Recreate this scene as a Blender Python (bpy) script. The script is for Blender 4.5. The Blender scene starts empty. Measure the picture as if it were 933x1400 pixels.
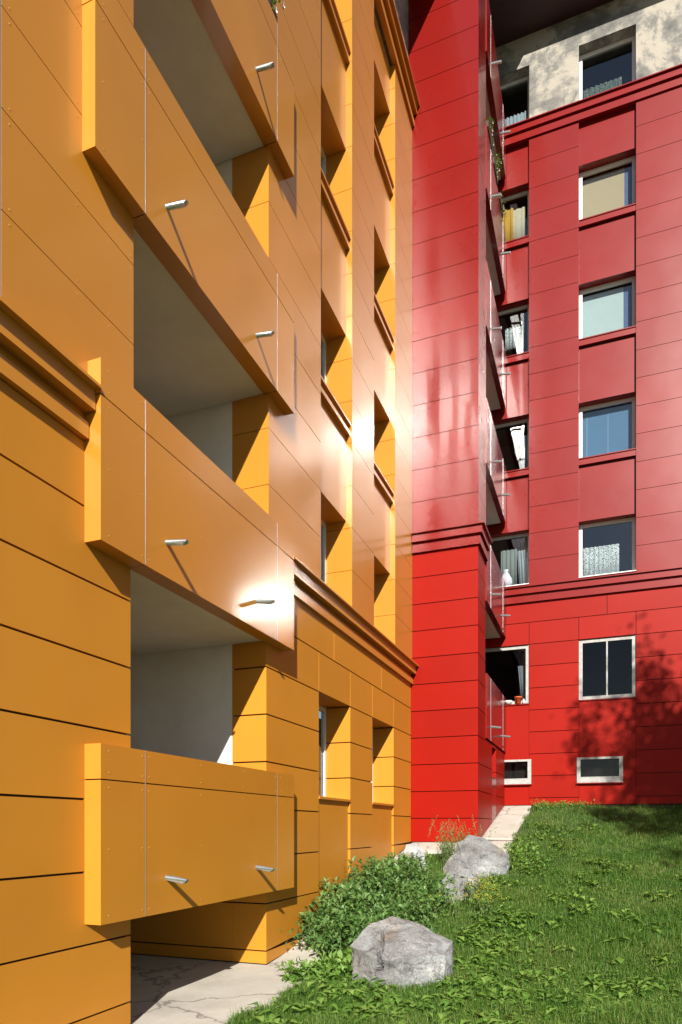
import bpy, math, random
import numpy as np
from mathutils import Vector, Matrix, noise as mnoise

random.seed(7)
rng = np.random.default_rng(7)
scene = bpy.context.scene
COL = scene.collection
R = math.radians

# ------------------------------------------------------------------ key dimensions (metres)
EYE = 1.6
CAMX = 3.6                      # camera stands 3.6 m out from the orange facade (plane X = 0)
YB = 13.49                      # red bay face
YR = 17.42                      # red main wall face
XB = 1.34                       # red bay right side
ST = 2.87                       # storey
XP = 0.12                       # balcony parapet face
LOG0, LOG1 = 4.64, 7.08         # orange loggia opening
S1A, S1B, S2A, S2B = 8.652, 9.907, 10.996, 12.26   # orange window strips
SUN = Vector((1.0, -2.8, 1.7)).normalized()         # towards the sun


def gz(y):
    """height of the ground along the facades"""
    t = (y - 7.3) / 0.35
    sp = np.where(t > 30, t, np.log1p(np.exp(np.clip(t, -40, 30))))
    sp2 = np.clip((y - 18.5) / 0.35, 0, None)
    return -0.07 + 0.213 * 0.35 * (sp - sp2)


def lawn(x, y):
    x = np.asarray(x, float); y = np.asarray(y, float)
    u = np.clip((x - 0.7) / 1.2, 0, 1)
    bump = 0.03 * np.sin(1.7 * x + 0.6 * y) * np.sin(1.3 * y - 0.5 * x) + 0.012 * np.sin(5.1 * x + 1.1) * np.sin(4.3 * y)
    return gz(y) + u * bump


# ------------------------------------------------------------------ mesh builder
class MB:
    def __init__(self):
        self.v = []; self.f = []; self.m = []; self.sm = []

    def face(self, pts, mat=0, smooth=False):
        n = len(self.v); self.v += [tuple(p) for p in pts]
        self.f.append(tuple(range(n, n + len(pts)))); self.m.append(mat); self.sm.append(smooth)

    def hexa(self, P, mat=0):
        """8 points: bottom ring 0-3 (counter-clockwise from above), top ring 4-7"""
        n = len(self.v); self.v += [tuple(p) for p in P]
        for q in ((3, 2, 1, 0), (4, 5, 6, 7), (0, 1, 5, 4), (1, 2, 6, 5), (2, 3, 7, 6), (3, 0, 4, 7)):
            self.f.append(tuple(n + i for i in q)); self.m.append(mat); self.sm.append(False)

    def box(self, x0, x1, y0, y1, z0, z1, mat=0):
        self.hexa([(x0, y0, z0), (x1, y0, z0), (x1, y1, z0), (x0, y1, z0),
                   (x0, y0, z1), (x1, y0, z1), (x1, y1, z1), (x0, y1, z1)], mat)

    def foot(self, x0, x1, y0, y1, zt, mat=0, lift=0.05):
        """box whose underside follows the ground"""
        a = float(gz(np.array(y0))) + lift; b = float(gz(np.array(y1))) + lift
        a = min(a, zt - 0.01); b = min(b, zt - 0.01)
        self.hexa([(x0, y0, a), (x1, y0, a), (x1, y1, b), (x0, y1, b),
                   (x0, y0, zt), (x1, y0, zt), (x1, y1, zt), (x0, y1, zt)], mat)

    def tube(self, pts, rad, seg=10, mat=0, cap=True, smooth=True):
        pts = [Vector(p) for p in pts]
        if not isinstance(rad, (list, tuple)): rad = [rad] * len(pts)
        base = len(self.v)
        for i, p in enumerate(pts):
            d = (pts[min(i + 1, len(pts) - 1)] - pts[max(i - 1, 0)]).normalized()
            a = d.orthogonal().normalized() if abs(d.z) > 0.95 else d.cross(Vector((0, 0, 1))).normalized()
            b = d.cross(a).normalized()
            for k in range(seg):
                t = 2 * math.pi * k / seg
                self.v.append(tuple(p + rad[i] * (math.cos(t) * a + math.sin(t) * b)))
        for i in range(len(pts) - 1):
            for k in range(seg):
                k2 = (k + 1) % seg
                self.f.append((base + i * seg + k, base + i * seg + k2, base + (i + 1) * seg + k2, base + (i + 1) * seg + k))
                self.m.append(mat); self.sm.append(smooth)
        if cap:
            self.f.append(tuple(base + k for k in range(seg))); self.m.append(mat); self.sm.append(False)
            e = base + (len(pts) - 1) * seg
            self.f.append(tuple(e + k for k in range(seg))); self.m.append(mat); self.sm.append(False)

    def rivet(self, p, n, r=0.0065, mat=0, h=0.006):
        p = Vector(p); n = Vector(n); a = n.orthogonal().normalized(); b = n.cross(a)
        base = len(self.v)
        for k in range(6):
            t = 2 * math.pi * k / 6
            self.v.append(tuple(p + r * (math.cos(t) * a + math.sin(t) * b)))
        self.v.append(tuple(p + n * h))
        for k in range(6):
            self.f.append((base + k, base + (k + 1) % 6, base + 6)); self.m.append(mat); self.sm.append(True)

    def build(self, name, mats, parent=None):
        me = bpy.data.meshes.new(name)
        me.from_pydata(self.v, [], self.f)
        if not isinstance(mats, (list, tuple)): mats = [mats]
        for m in mats: me.materials.append(m)
        me.polygons.foreach_set('material_index', self.m)
        me.polygons.foreach_set('use_smooth', self.sm)
        me.update()
        o = bpy.data.objects.new(name, me); COL.objects.link(o)
        if parent is not None: o.parent = parent
        return o


def np_mesh(name, verts, faces, mats, parent=None, smooth=False, mat_idx=None):
    """fast path for big meshes: verts (N,3), faces (M,k) with constant k"""
    me = bpy.data.meshes.new(name)
    M, k = faces.shape
    me.vertices.add(len(verts)); me.vertices.foreach_set('co', verts.astype(np.float32).ravel())
    me.loops.add(M * k); me.loops.foreach_set('vertex_index', faces.astype(np.int32).ravel())
    me.polygons.add(M); me.polygons.foreach_set('loop_start', np.arange(0, M * k, k, dtype=np.int32))
    if not isinstance(mats, (list, tuple)): mats = [mats]
    for m in mats: me.materials.append(m)
    if mat_idx is not None: me.polygons.foreach_set('material_index', mat_idx.astype(np.int32))
    me.polygons.foreach_set('use_smooth', np.full(M, smooth))
    me.update(calc_edges=True); me.validate()
    o = bpy.data.objects.new(name, me); COL.objects.link(o)
    if parent is not None: o.parent = parent
    return o


def tag(o, label=None, cat=None, group=None, kind=None):
    if label: o['label'] = label
    if cat: o['category'] = cat
    if group: o['group'] = group
    if kind: o['kind'] = kind
    return o


def thing(name, label, cat, loc=(0, 0, 0), group=None):
    o = bpy.data.objects.new(name, None); COL.objects.link(o); o.location = loc
    o.empty_display_size = 0.2
    return tag(o, label, cat, group)


# ------------------------------------------------------------------ materials
def newmat(name):
    m = bpy.data.materials.new(name); m.use_nodes = True
    nt = m.node_tree; nt.nodes.clear()
    out = nt.nodes.new('ShaderNodeOutputMaterial')
    b = nt.nodes.new('ShaderNodeBsdfPrincipled')
    nt.links.new(b.outputs[0], out.inputs[0])
    return m, nt, b


def noise_node(nt, scale, detail=3, rough=0.5, coord='pos', stretch=None):
    n = nt.nodes.new('ShaderNodeTexNoise'); n.inputs['Scale'].default_value = scale
    n.inputs['Detail'].default_value = detail; n.inputs['Roughness'].default_value = rough
    g = nt.nodes.new('ShaderNodeNewGeometry'); src = g.outputs['Position']
    if stretch:
        mp = nt.nodes.new('ShaderNodeMapping'); mp.inputs['Scale'].default_value = stretch
        nt.links.new(src, mp.inputs['Vector']); src = mp.outputs[0]
    nt.links.new(src, n.inputs['Vector'])
    return n


def ramp(nt, src, stops):
    r = nt.nodes.new('ShaderNodeValToRGB')
    el = r.color_ramp.elements
    while len(el) < len(stops): el.new(0.5)
    for e, (p, c) in zip(el, stops):
        e.position = p; e.color = (*c, 1) if len(c) == 3 else c
    nt.links.new(src, r.inputs[0]); return r


def mat_panel(name, col, rough=0.28, spec=0.5, coat=0.0, coat_rough=0.08, wav=0.004):
    """powder-coated cladding panel: faint blotches and a slight waviness of the sheet"""
    m, nt, b = newmat(name)
    n = noise_node(nt, 0.9, 4)
    c = [x for x in col]
    r = ramp(nt, n.outputs[0], [(0.3, [x * 0.95 for x in c]), (0.7, [min(1, x * 1.04) for x in c])])
    gi = nt.nodes.new('ShaderNodeNewGeometry')
    mv = nt.nodes.new('ShaderNodeMapRange'); mv.inputs[3].default_value = 0.95; mv.inputs[4].default_value = 1.05
    nt.links.new(gi.outputs['Random Per Island'], mv.inputs[0])
    hs = nt.nodes.new('ShaderNodeHueSaturation'); nt.links.new(r.outputs[0], hs.inputs['Color']); nt.links.new(mv.outputs[0], hs.inputs['Value'])
    nt.links.new(hs.outputs[0], b.inputs['Base Color'])
    d = noise_node(nt, 1.6, 4, 0.6)
    rr = nt.nodes.new('ShaderNodeMapRange'); rr.inputs[3].default_value = rough - 0.02; rr.inputs[4].default_value = rough + 0.025
    nt.links.new(d.outputs[0], rr.inputs[0]); nt.links.new(rr.outputs[0], b.inputs['Roughness'])
    b.inputs['Specular IOR Level'].default_value = spec
    b.inputs['Coat Weight'].default_value = coat
    b.inputs['Coat Roughness'].default_value = coat_rough
    w = noise_node(nt, 1.1, 1)
    bp = nt.nodes.new('ShaderNodeBump'); bp.inputs['Strength'].default_value = 1.0; bp.inputs['Distance'].default_value = wav
    nt.links.new(w.outputs[0], bp.inputs['Height'])
    nt.links.new(bp.outputs[0], b.inputs['Normal'])
    if coat: nt.links.new(bp.outputs[0], b.inputs['Coat Normal'])
    return m


def mat_plain(name, col, rough=0.6, spec=0.5, metal=0.0, var=0.12, scale=6, bump=0.0, bscale=40):
    m, nt, b = newmat(name)
    n = noise_node(nt, scale, 5, 0.6)
    r = ramp(nt, n.outputs[0], [(0.3, [x * (1 - var) for x in col]), (0.7, [min(1, x * (1 + var)) for x in col])])
    nt.links.new(r.outputs[0], b.inputs['Base Color'])
    b.inputs['Roughness'].default_value = rough; b.inputs['Metallic'].default_value = metal
    b.inputs['Specular IOR Level'].default_value = spec
    if bump:
        w = noise_node(nt, bscale, 5, 0.65)
        bp = nt.nodes.new('ShaderNodeBump'); bp.inputs['Distance'].default_value = bump
        nt.links.new(w.outputs[0], bp.inputs['Height']); nt.links.new(bp.outputs[0], b.inputs['Normal'])
    return m


def mat_leaf(name, cols, rough=0.5, trans=0.35, scale=3.0):
    """leaf: tone varies from clump to clump and from leaf to leaf; light passes through"""
    m, nt, b = newmat(name)
    g = nt.nodes.new('ShaderNodeNewGeometry')
    n = noise_node(nt, scale, 3)
    mix = nt.nodes.new('ShaderNodeMath'); mix.operation = 'ADD'
    sc = nt.nodes.new('ShaderNodeMath'); sc.operation = 'MULTIPLY'; sc.inputs[1].default_value = 0.5
    nt.links.new(g.outputs['Random Per Island'], sc.inputs[0])
    h = nt.nodes.new('ShaderNodeMath'); h.operation = 'MULTIPLY'; h.inputs[1].default_value = 0.5
    nt.links.new(n.outputs[0], h.inputs[0])
    nt.links.new(sc.outputs[0], mix.inputs[0]); nt.links.new(h.outputs[0], mix.inputs[1])
    k = len(cols)
    r = ramp(nt, mix.outputs[0], [(0.1 + 0.75 * i / (k - 1), c) for i, c in enumerate(cols)])
    nt.links.new(r.outputs[0], b.inputs['Base Color'])
    b.inputs['Roughness'].default_value = rough
    b.inputs['Specular IOR Level'].default_value = 0.35
    t = nt.nodes.new('ShaderNodeBsdfTranslucent')
    br = nt.nodes.new('ShaderNodeMix'); br.data_type = 'RGBA'; br.blend_type = 'MULTIPLY'; br.inputs[0].default_value = 1
    nt.links.new(r.outputs[0], br.inputs[6]); br.inputs[7].default_value = (1.5, 1.6, 0.6, 1)
    nt.links.new(br.outputs[2], t.inputs['Color'])
    ms = nt.nodes.new('ShaderNodeMixShader'); ms.inputs[0].default_value = trans
    out = [x for x in nt.nodes if x.type == 'OUTPUT_MATERIAL'][0]
    nt.links.new(b.outputs[0], ms.inputs[1]); nt.links.new(t.outputs[0], ms.inputs[2])
    nt.links.new(ms.outputs[0], out.inputs[0])
    return m


def mat_glass(name, refl=1.0, tint=(0.86, 0.9, 0.9), rough=0.015):
    m = bpy.data.materials.new(name); m.use_nodes = True
    nt = m.node_tree; nt.nodes.clear()
    out = nt.nodes.new('ShaderNodeOutputMaterial')
    tr = nt.nodes.new('ShaderNodeBsdfTransparent'); tr.inputs[0].default_value = (*tint, 1)
    gl = nt.nodes.new('ShaderNodeBsdfGlossy'); gl.inputs['Roughness'].default_value = rough
    ge = nt.nodes.new('ShaderNodeNewGeometry')
    dt = nt.nodes.new('ShaderNodeVectorMath'); dt.operation = 'DOT_PRODUCT'
    nt.links.new(ge.outputs['Incoming'], dt.inputs[0]); nt.links.new(ge.outputs['Normal'], dt.inputs[1])

    def mth(op, x, y=None):
        k = nt.nodes.new('ShaderNodeMath'); k.operation = op; nt.links.new(x, k.inputs[0])
        if y is not None: k.inputs[1].default_value = y
        return k.outputs[0]
    c1 = mth('ABSOLUTE', dt.outputs['Value'])
    inv = nt.nodes.new('ShaderNodeMath'); inv.operation = 'SUBTRACT'; inv.inputs[0].default_value = 1.0; nt.links.new(c1, inv.inputs[1])
    p5 = mth('POWER', inv.outputs[0], 5.0)
    ma = nt.nodes.new('ShaderNodeMapRange'); ma.inputs[3].default_value = 0.075 * refl; ma.inputs[4].default_value = 1.0
    nt.links.new(p5, ma.inputs[0])
    n = noise_node(nt, 1.4, 1)
    bp = nt.nodes.new('ShaderNodeBump'); bp.inputs['Distance'].default_value = 0.004
    nt.links.new(n.outputs[0], bp.inputs['Height']); nt.links.new(bp.outputs[0], gl.inputs['Normal'])
    ms = nt.nodes.new('ShaderNodeMixShader')
    nt.links.new(ma.outputs[0], ms.inputs[0]); nt.links.new(tr.outputs[0], ms.inputs[1]); nt.links.new(gl.outputs[0], ms.inputs[2])
    nt.links.new(ms.outputs[0], out.inputs[0])
    return m


ORANGE = (0.45, 0.183, 0.0175)
RED = (0.168, 0.0036, 0.0014)
M_OR = mat_panel('orange_panel', ORANGE, rough=0.325, spec=0.50, coat=0.2, coat_rough=0.12)
M_RED = mat_panel('red_panel', RED, rough=0.275, spec=0.30, coat=0.16, coat_rough=0.06)
M_ORB = mat_panel('orange_base_panel', ORANGE, rough=0.45, spec=0.22, coat=0.08, coat_rough=0.12)
M_REDB = mat_panel('red_base_panel', (0.235, 0.0052, 0.0012), rough=0.42, spec=0.11, coat=0.0)
M_GAP_O = mat_plain('orange_joint_backing', (0.028, 0.012, 0.006), 0.9)
M_GAP_R = mat_plain('red_joint_and_groove_shade', (0.022, 0.005, 0.005), 0.9)  # joint backing; also paints the shade in the sill grooves
M_ALU = mat_plain('aluminium_strip', (0.62, 0.62, 0.64), 0.35, metal=0.85, var=0.05)
M_STEEL = mat_plain('galvanised_tube', (0.62, 0.62, 0.60), 0.32, metal=0.9, var=0.1, scale=30)
M_RIV = mat_plain('rivet_head', (0.62, 0.33, 0.10), 0.35, metal=0.3, var=0.05)
M_GREY = mat_plain('loggia_render', (0.66, 0.64, 0.58), 0.75, var=0.08, scale=2, bump=0.001)
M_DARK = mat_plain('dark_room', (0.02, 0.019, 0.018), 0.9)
M_SOFF = mat_plain('eave_soffit', (0.035, 0.008, 0.007), 0.6)
M_WHITE = mat_plain('white_window_frame', (0.62, 0.62, 0.61), 0.35, var=0.04)
M_WOODF = mat_plain('weathered_window_frame', (0.30, 0.295, 0.28), 0.7, var=0.2, scale=12)
M_GLASS = mat_glass('window_glass')
M_DULL = mat_glass('dull_glass', 0.28, (0.7, 0.72, 0.72))  # panes with weaker reflection and a darker tint
M_TILT = mat_glass('tilted_glass', 1.6, (0.4, 0.44, 0.46), 0.115)
M_LAMB = mat_plain('lambrequin_brown', (0.05, 0.03, 0.025), 0.8)


def mat_plaster():
    m, nt, b = newmat('bare_plaster')
    n = noise_node(nt, 0.8, 10, 0.72)
    n.inputs['Distortion'].default_value = 0.35
    r = ramp(nt, n.outputs[0], [(0.36, (0.085, 0.082, 0.075)), (0.45, (0.15, 0.144, 0.13)), (0.485, (0.22, 0.205, 0.178)), (0.52, (0.30, 0.272, 0.225)), (0.68, (0.33, 0.298, 0.243))])
    nt.links.new(r.outputs[0], b.inputs['Base Color'])
    b.inputs['Roughness'].default_value = 0.9
    w = noise_node(nt, 25, 6, 0.7)
    bp = nt.nodes.new('ShaderNodeBump'); bp.inputs['Distance'].default_value = 0.01
    nt.links.new(w.outputs[0], bp.inputs['Height']); nt.links.new(bp.outputs[0], b.inputs['Normal'])
    return m


def mat_concrete():
    m, nt, b = newmat('apron_concrete')
    n = noise_node(nt, 1.6, 8, 0.65)
    r = ramp(nt, n.outputs[0], [(0.3, (0.34, 0.31, 0.26)), (0.55, (0.42, 0.39, 0.335)), (0.75, (0.48, 0.45, 0.39))])
    v = nt.nodes.new('ShaderNodeTexVoronoi'); v.feature = 'DISTANCE_TO_EDGE'; v.inputs['Scale'].default_value = 0.55
    g = nt.nodes.new('ShaderNodeNewGeometry')
    wn = noise_node(nt, 5, 4)
    ad = nt.nodes.new('ShaderNodeVectorMath'); ad.operation = 'MULTIPLY_ADD'; ad.inputs[1].default_value = (0.35, 0.35, 0.35)
    nt.links.new(wn.outputs['Color'], ad.inputs[0]); nt.links.new(g.outputs['Position'], ad.inputs[2])
    nt.links.new(ad.outputs[0], v.inputs['Vector'])
    cr = ramp(nt, v.outputs['Distance'], [(0.0, (0.25, 0.25, 0.25)), (0.014, (1, 1, 1))])
    mx = nt.nodes.new('ShaderNodeMix'); mx.data_type = 'RGBA'; mx.blend_type = 'MULTIPLY'; mx.inputs[0].default_value = 0.8
    nt.links.new(r.outputs[0], mx.inputs[6]); nt.links.new(cr.outputs[0], mx.inputs[7])
    nt.links.new(mx.outputs[2], b.inputs['Base Color'])
    b.inputs['Roughness'].default_value = 0.9
    w = noise_node(nt, 35, 6, 0.7)
    bp = nt.nodes.new('ShaderNodeBump'); bp.inputs['Distance'].default_value = 0.008
    nt.links.new(w.outputs[0], bp.inputs['Height']); nt.links.new(bp.outputs[0], b.inputs['Normal'])
    return m


def mat_rock(name, seed, tone=1.0):
    m, nt, b = newmat(name)
    n = noise_node(nt, 2.3, 9, 0.68); n.inputs['Distortion'].default_value = 0.4
    r = ramp(nt, n.outputs[0], [(0.30, (0.065, 0.062, 0.058)), (0.42, (0.125, 0.125, 0.125)), (0.56, (0.18, 0.184, 0.186)), (0.70, (0.31, 0.31, 0.305))])
    n2 = noise_node(nt, 1.1 + seed * 0.2, 5, 0.6, stretch=(1, 1, 0.5))
    rust = ramp(nt, n2.outputs[0], [(0.55, (0, 0, 0)), (0.70, (0.75, 0.75, 0.75))])
    mx = nt.nodes.new('ShaderNodeMix'); mx.data_type = 'RGBA'
    nt.links.new(rust.outputs[0], mx.inputs[0]); nt.links.new(r.outputs[0], mx.inputs[6]); mx.inputs[7].default_value = (0.17, 0.11, 0.068, 1)
    v = nt.nodes.new('ShaderNodeTexVoronoi'); v.feature = 'DISTANCE_TO_EDGE'; v.inputs['Scale'].default_value = 2.4
    g = nt.nodes.new('ShaderNodeNewGeometry'); wn = noise_node(nt, 3, 6, 0.7)
    ad = nt.nodes.new('ShaderNodeVectorMath'); ad.operation = 'MULTIPLY_ADD'; ad.inputs[1].default_value = (0.5, 0.5, 0.5)
    nt.links.new(wn.outputs['Color'], ad.inputs[0]); nt.links.new(g.outputs['Position'], ad.inputs[2]); nt.links.new(ad.outputs[0], v.inputs['Vector'])
    cr = ramp(nt, v.outputs['Distance'], [(0.0, (0.35, 0.33, 0.3)), (0.03, (1, 1, 1))])
    sp = noise_node(nt, 42, 4, 0.7); sr = ramp(nt, sp.outputs[0], [(0.35, (0.72 * tone,) * 3), (0.65, (1.2 * tone,) * 3)])
    m1 = nt.nodes.new('ShaderNodeMix'); m1.data_type = 'RGBA'; m1.blend_type = 'MULTIPLY'; m1.inputs[0].default_value = 0.8
    m2 = nt.nodes.new('ShaderNodeMix'); m2.data_type = 'RGBA'; m2.blend_type = 'MULTIPLY'; m2.inputs[0].default_value = 1.0
    nt.links.new(mx.outputs[2], m1.inputs[6]); nt.links.new(cr.outputs[0], m1.inputs[7])
    nt.links.new(m1.outputs[2], m2.inputs[6]); nt.links.new(sr.outputs[0], m2.inputs[7])
    nt.links.new(m2.outputs[2], b.inputs['Base Color'])
    b.inputs['Roughness'].default_value = 0.82
    w = noise_node(nt, 15, 10, 0.75)
    bp = nt.nodes.new('ShaderNodeBump'); bp.inputs['Distance'].default_value = 0.03; bp.inputs['Strength'].default_value = 0.8
    nt.links.new(w.outputs[0], bp.inputs['Height']); nt.links.new(bp.outputs[0], b.inputs['Normal'])
    return m


def mat_soil():
    m, nt, b = newmat('lawn_soil')
    n = noise_node(nt, 3.0, 8, 0.65)
    r = ramp(nt, n.outputs[0], [(0.3, (0.028, 0.045, 0.014)), (0.55, (0.04, 0.065, 0.018)), (0.75, (0.06, 0.065, 0.03))])
    nt.links.new(r.outputs[0], b.inputs['Base Color']); b.inputs['Roughness'].default_value = 0.95
    w = noise_node(nt, 30, 6, 0.7)
    bp = nt.nodes.new('ShaderNodeBump'); bp.inputs['Distance'].default_value = 0.03
    nt.links.new(w.outputs[0], bp.inputs['Height']); nt.links.new(bp.outputs[0], b.inputs['Normal'])
    return m


M_PLASTER = mat_plaster()
M_CONC = mat_concrete()
M_SOIL = mat_soil()

# ================================================================== ORANGE WING
ow = thing('apartment_wing', 'orange panel-clad apartment wing with projecting balconies receding towards the corner', 'building', group='wings of the apartment house')

OB = -0.03                                    # base cladding plane
ZB = [4.008 - 0.55 * k for k in range(0, 12)]  # base joints downward
ZU = [5.565 + 0.655 * k for k in range(0, 17)]  # upper joints upward
CO0, CO1 = 4.50, 4.87                         # lower cornice
CU0, CU1 = 15.82, 16.22                       # upper cornice
TOPO = 18.62                                  # eave soffit level


def stack(mb, x0, x1, y0, y1, zs, gap, ix=(0.02, 0.02), iy=(0.02, 0.02)):
    """panel courses between the joint heights zs; a dark core shows in the joints"""
    for i in range(len(zs) - 1):
        a = zs[i] + (gap / 2 if i > 0 else 0); b = zs[i + 1] - (gap / 2 if i < len(zs) - 2 else 0)
        mb.box(x0, x1, y0, y1, a, b, 0)
    mb.box(x0 + ix[0], x1 - ix[1], y0 + iy[0], y1 - iy[1], zs[0] + 0.002, zs[-1] - 0.002, 1)


def base_stack(mb, x0, x1, y0, y1, zs, gap=0.017, ix=(0.025, 0.025), iy=(0.025, 0.025)):
    """courses from the top joint down to the sloping ground"""
    g0 = float(gz(np.array(y0))); g1 = float(gz(np.array(y1)))
    for i in range(len(zs) - 1):
        t = zs[i] - gap / 2; b = zs[i + 1] + gap / 2
        if t <= min(g0, g1) + 0.06: break
        if b > max(g0, g1) + 0.06: mb.box(x0, x1, y0, y1, b, t, 4)
        else:
            a0 = max(b, g0 + 0.05); a1 = max(b, g1 + 0.05)
            a0 = min(a0, t - 0.004); a1 = min(a1, t - 0.004)
            mb.hexa([(x0, y0, a0), (x1, y0, a0), (x1, y1, a1), (x0, y1, a1), (x0, y0, t), (x1, y0, t), (x1, y1, t), (x0, y1, t)], 4)
    mb.box(x0 + ix[0], x1 - ix[1], y0 + iy[0], y1 - iy[1], min(g0, g1) - 0.5, zs[0] - 0.002, 1)


MO = [M_OR, M_GAP_O, M_ALU, M_RIV, M_ORB]
upper = [CO1] + [z for z in ZU if z < CU0 - 0.1] + [CU0]
JY = 3.31                                     # vertical seam in the near wall
# near wall
w = MB()
stack(w, -0.48, 0, JY + 0.008, LOG0, upper, 0.007)
stack(w, -0.48, 0, -7.0, JY - 0.008, upper, 0.007)
w.box(-0.03, -0.002, JY - 0.006, JY + 0.006, CO1, CU0, 2)
w.box(-0.48, -0.031, JY - 0.009, JY + 0.009, CO1, CU0, 1)
base_stack(w, -0.48, OB, -7.0, LOG0, [CO0] + ZB, 0.017)
w.box(-0.48, -0.05, -7.0, LOG0, CO0, CO1, 1)
for y0, y1 in ((JY, LOG0), (1.9, JY)):
    for z in upper[1:-1]:
        for dz in (-0.05, 0.05):
            for yy in (y0 + 0.07, (y0 + y1) / 2 + 0.02, y1 - 0.3, y1 - 0.04):
                w.rivet((0.0, yy, z + dz), (1, 0, 0), 0.0068, 3)
w.build('wall', MO, ow)

# piers
for i, (a, b) in enumerate(((LOG1, S1A), (S1B, S2A), (S2B, YB - 0.003))):
    p = MB()
    stack(p, -0.48, 0, a, b, upper, 0.007)
    p.box(-0.48, -0.05, a, b, CO0, CO1, 1)
    base_stack(p, -0.48, OB, a, b, ZB[1:], 0.017)
    if i == 0:
        for z in upper[1:-1]:
            for dz in (-0.05, 0.05):
                for yy in (a + 0.06, (a + b) / 2, b - 0.05):
                    p.rivet((0.0, yy, z + dz), (1, 0, 0), 0.0068, 3)
    p.build('pier', MO, ow)
# two long header courses of the base, under the cornice
h = MB()
vb = [LOG1, S1A, S1B, S2A, S2B, YB - 0.003]
va = [LOG1, 9.02 + 0.2, 11.5, YB - 0.003]
for vs, za, zb in ((vb, ZB[1] + 0.009, ZB[0] - 0.009), (va, ZB[0] + 0.009, CO0)):
    for i in range(len(vs) - 1):
        h.box(-0.48, OB, vs[i] + (0.007 if i else 0), vs[i + 1] - (0.007 if i < len(vs) - 2 else 0), za, zb, 4)
h.box(-0.46, OB - 0.022, LOG1 + 0.03, YB - 0.01, ZB[1] + 0.012, CO0 - 0.004, 1)
h.build('wall', MO, ow)


def cornice_x(mb, y0, y1, z0, z1, x, reach):
    """stepped cornice on a facade facing +X"""
    mb.box(x - 0.05, x + reach * 0.36, y0, y1, z0, z0 + 0.12, 0)
    mb.box(x - 0.05, x + 0.004, y0, y1, z0 + 0.12, z1 - 0.17, 0)
    mb.box(x - 0.05, x + reach * 0.82, y0, y1, z1 - 0.17, z1 - 0.022, 0)
    mb.box(x - 0.05, x + reach * 1.25, y0 - 0.004, y1, z1 - 0.022, z1, 0)


for y0, y1 in ((-7.0, 4.095), (7.523, YB - 0.004)):
    c = MB(); cornice_x(c, y0, y1, CO0, CO1, OB, 0.135); c.build('cornice', [M_OR, M_GAP_O], ow)
c = MB(); cornice_x(c, -7.0, YB - 0.004, CU0, CU1, 0.0, 0.13); c.build('cornice', MO, ow)

# top storey left unclad, under the eave
t = MB()
t.box(-0.5, -0.08, -7.0, YB - 0.004, CU1, TOPO, 0)
t.build('plaster_wall', [M_PLASTER], ow)
e = MB()
e.box(-8.0, 0.70, -8.0, YB - 0.004, TOPO, TOPO + 0.28, 0)
e.build('roof', [M_SOFF], ow)

# window strips: recessed spandrels with windows between
HEADS = [3.46 + 2.875 * k for k in range(5)]


def orange_window(y0, y1, head, sill, xg):
    f = MB(); fw = 0.065
    f.box(xg - 0.06, xg, y0 + 0.003, y0 + fw, sill, head); f.box(xg - 0.06, xg, y1 - fw, y1 - 0.003, sill, head)
    f.box(xg - 0.06, xg, y0 + fw, y1 - fw, head - fw, head - 0.002); f.box(xg - 0.06, xg, y0 + fw, y1 - fw, sill + 0.002, sill + fw)
    ym = (y0 + y1) / 2; f.box(xg - 0.055, xg - 0.004, ym - 0.035, ym + 0.035, sill + fw, head - fw)
    fo = f.build('window', [M_WHITE], ow)
    g = MB(); g.box(xg - 0.036, xg - 0.03, y0 + fw - 0.01, ym - 0.03, sill + fw - 0.01, head - fw + 0.01)
    g.box(xg - 0.036, xg - 0.03, ym + 0.03, y1 - fw + 0.01, sill + fw - 0.01, head - fw + 0.01)
    g.build('pane', [M_GLASS], fo)
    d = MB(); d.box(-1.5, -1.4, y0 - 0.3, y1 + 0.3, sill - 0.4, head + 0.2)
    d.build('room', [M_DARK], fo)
    return fo


for (y0, y1) in ((S1A, S1B), (S2A, S2B)):
    for k, hd in enumerate(HEADS):
        basew = k == 0
        sill = hd - (1.44 if basew else 1.375)
        fo = orange_window(y0, y1, hd, sill, -0.43)
        s = MB()
        if basew:
            s.box(-0.45, OB + 0.012, y0 + 0.002, y1 - 0.002, sill - 0.035, sill, 0)
            s.build('sill', [M_OR], fo)
            sp = MB(); sp.foot(-0.46, OB - 0.03, y0 + 0.006, y1 - 0.03, sill - 0.036, 4)
            sp.box(-0.46, OB - 0.06, y0 + 0.006, y1 - 0.002, -0.5, sill - 0.04, 1)
            sp.build('spandrel', MO, ow)
        else:
            s.box(-0.45, -0.018, y0 + 0.002, y1 - 0.002, sill - 0.035, sill, 0)
            s.box(-0.45, -0.098, y0 + 0.002, y1 - 0.002, sill - 0.12, sill - 0.035, 0)
            s.box(-0.45, -0.035, y0 + 0.002, y1 - 0.002, sill - 0.185, sill - 0.12, 0)
            s.build('sill', [M_OR, M_GAP_O], fo)
            low = max(HEADS[k - 1], CO1 if k == 1 else 0)
            sp = MB(); sp.box(-0.46, -0.10, y0 + 0.001, y1 - 0.001, low, sill - 0.185, 0)
            sp.build('spandrel', MO, ow)
    sp = MB(); sp.box(-0.46, -0.10, y0 + 0.001, y1 - 0.001, HEADS[-1], CU0, 0); sp.build('spandrel', MO, ow)

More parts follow.
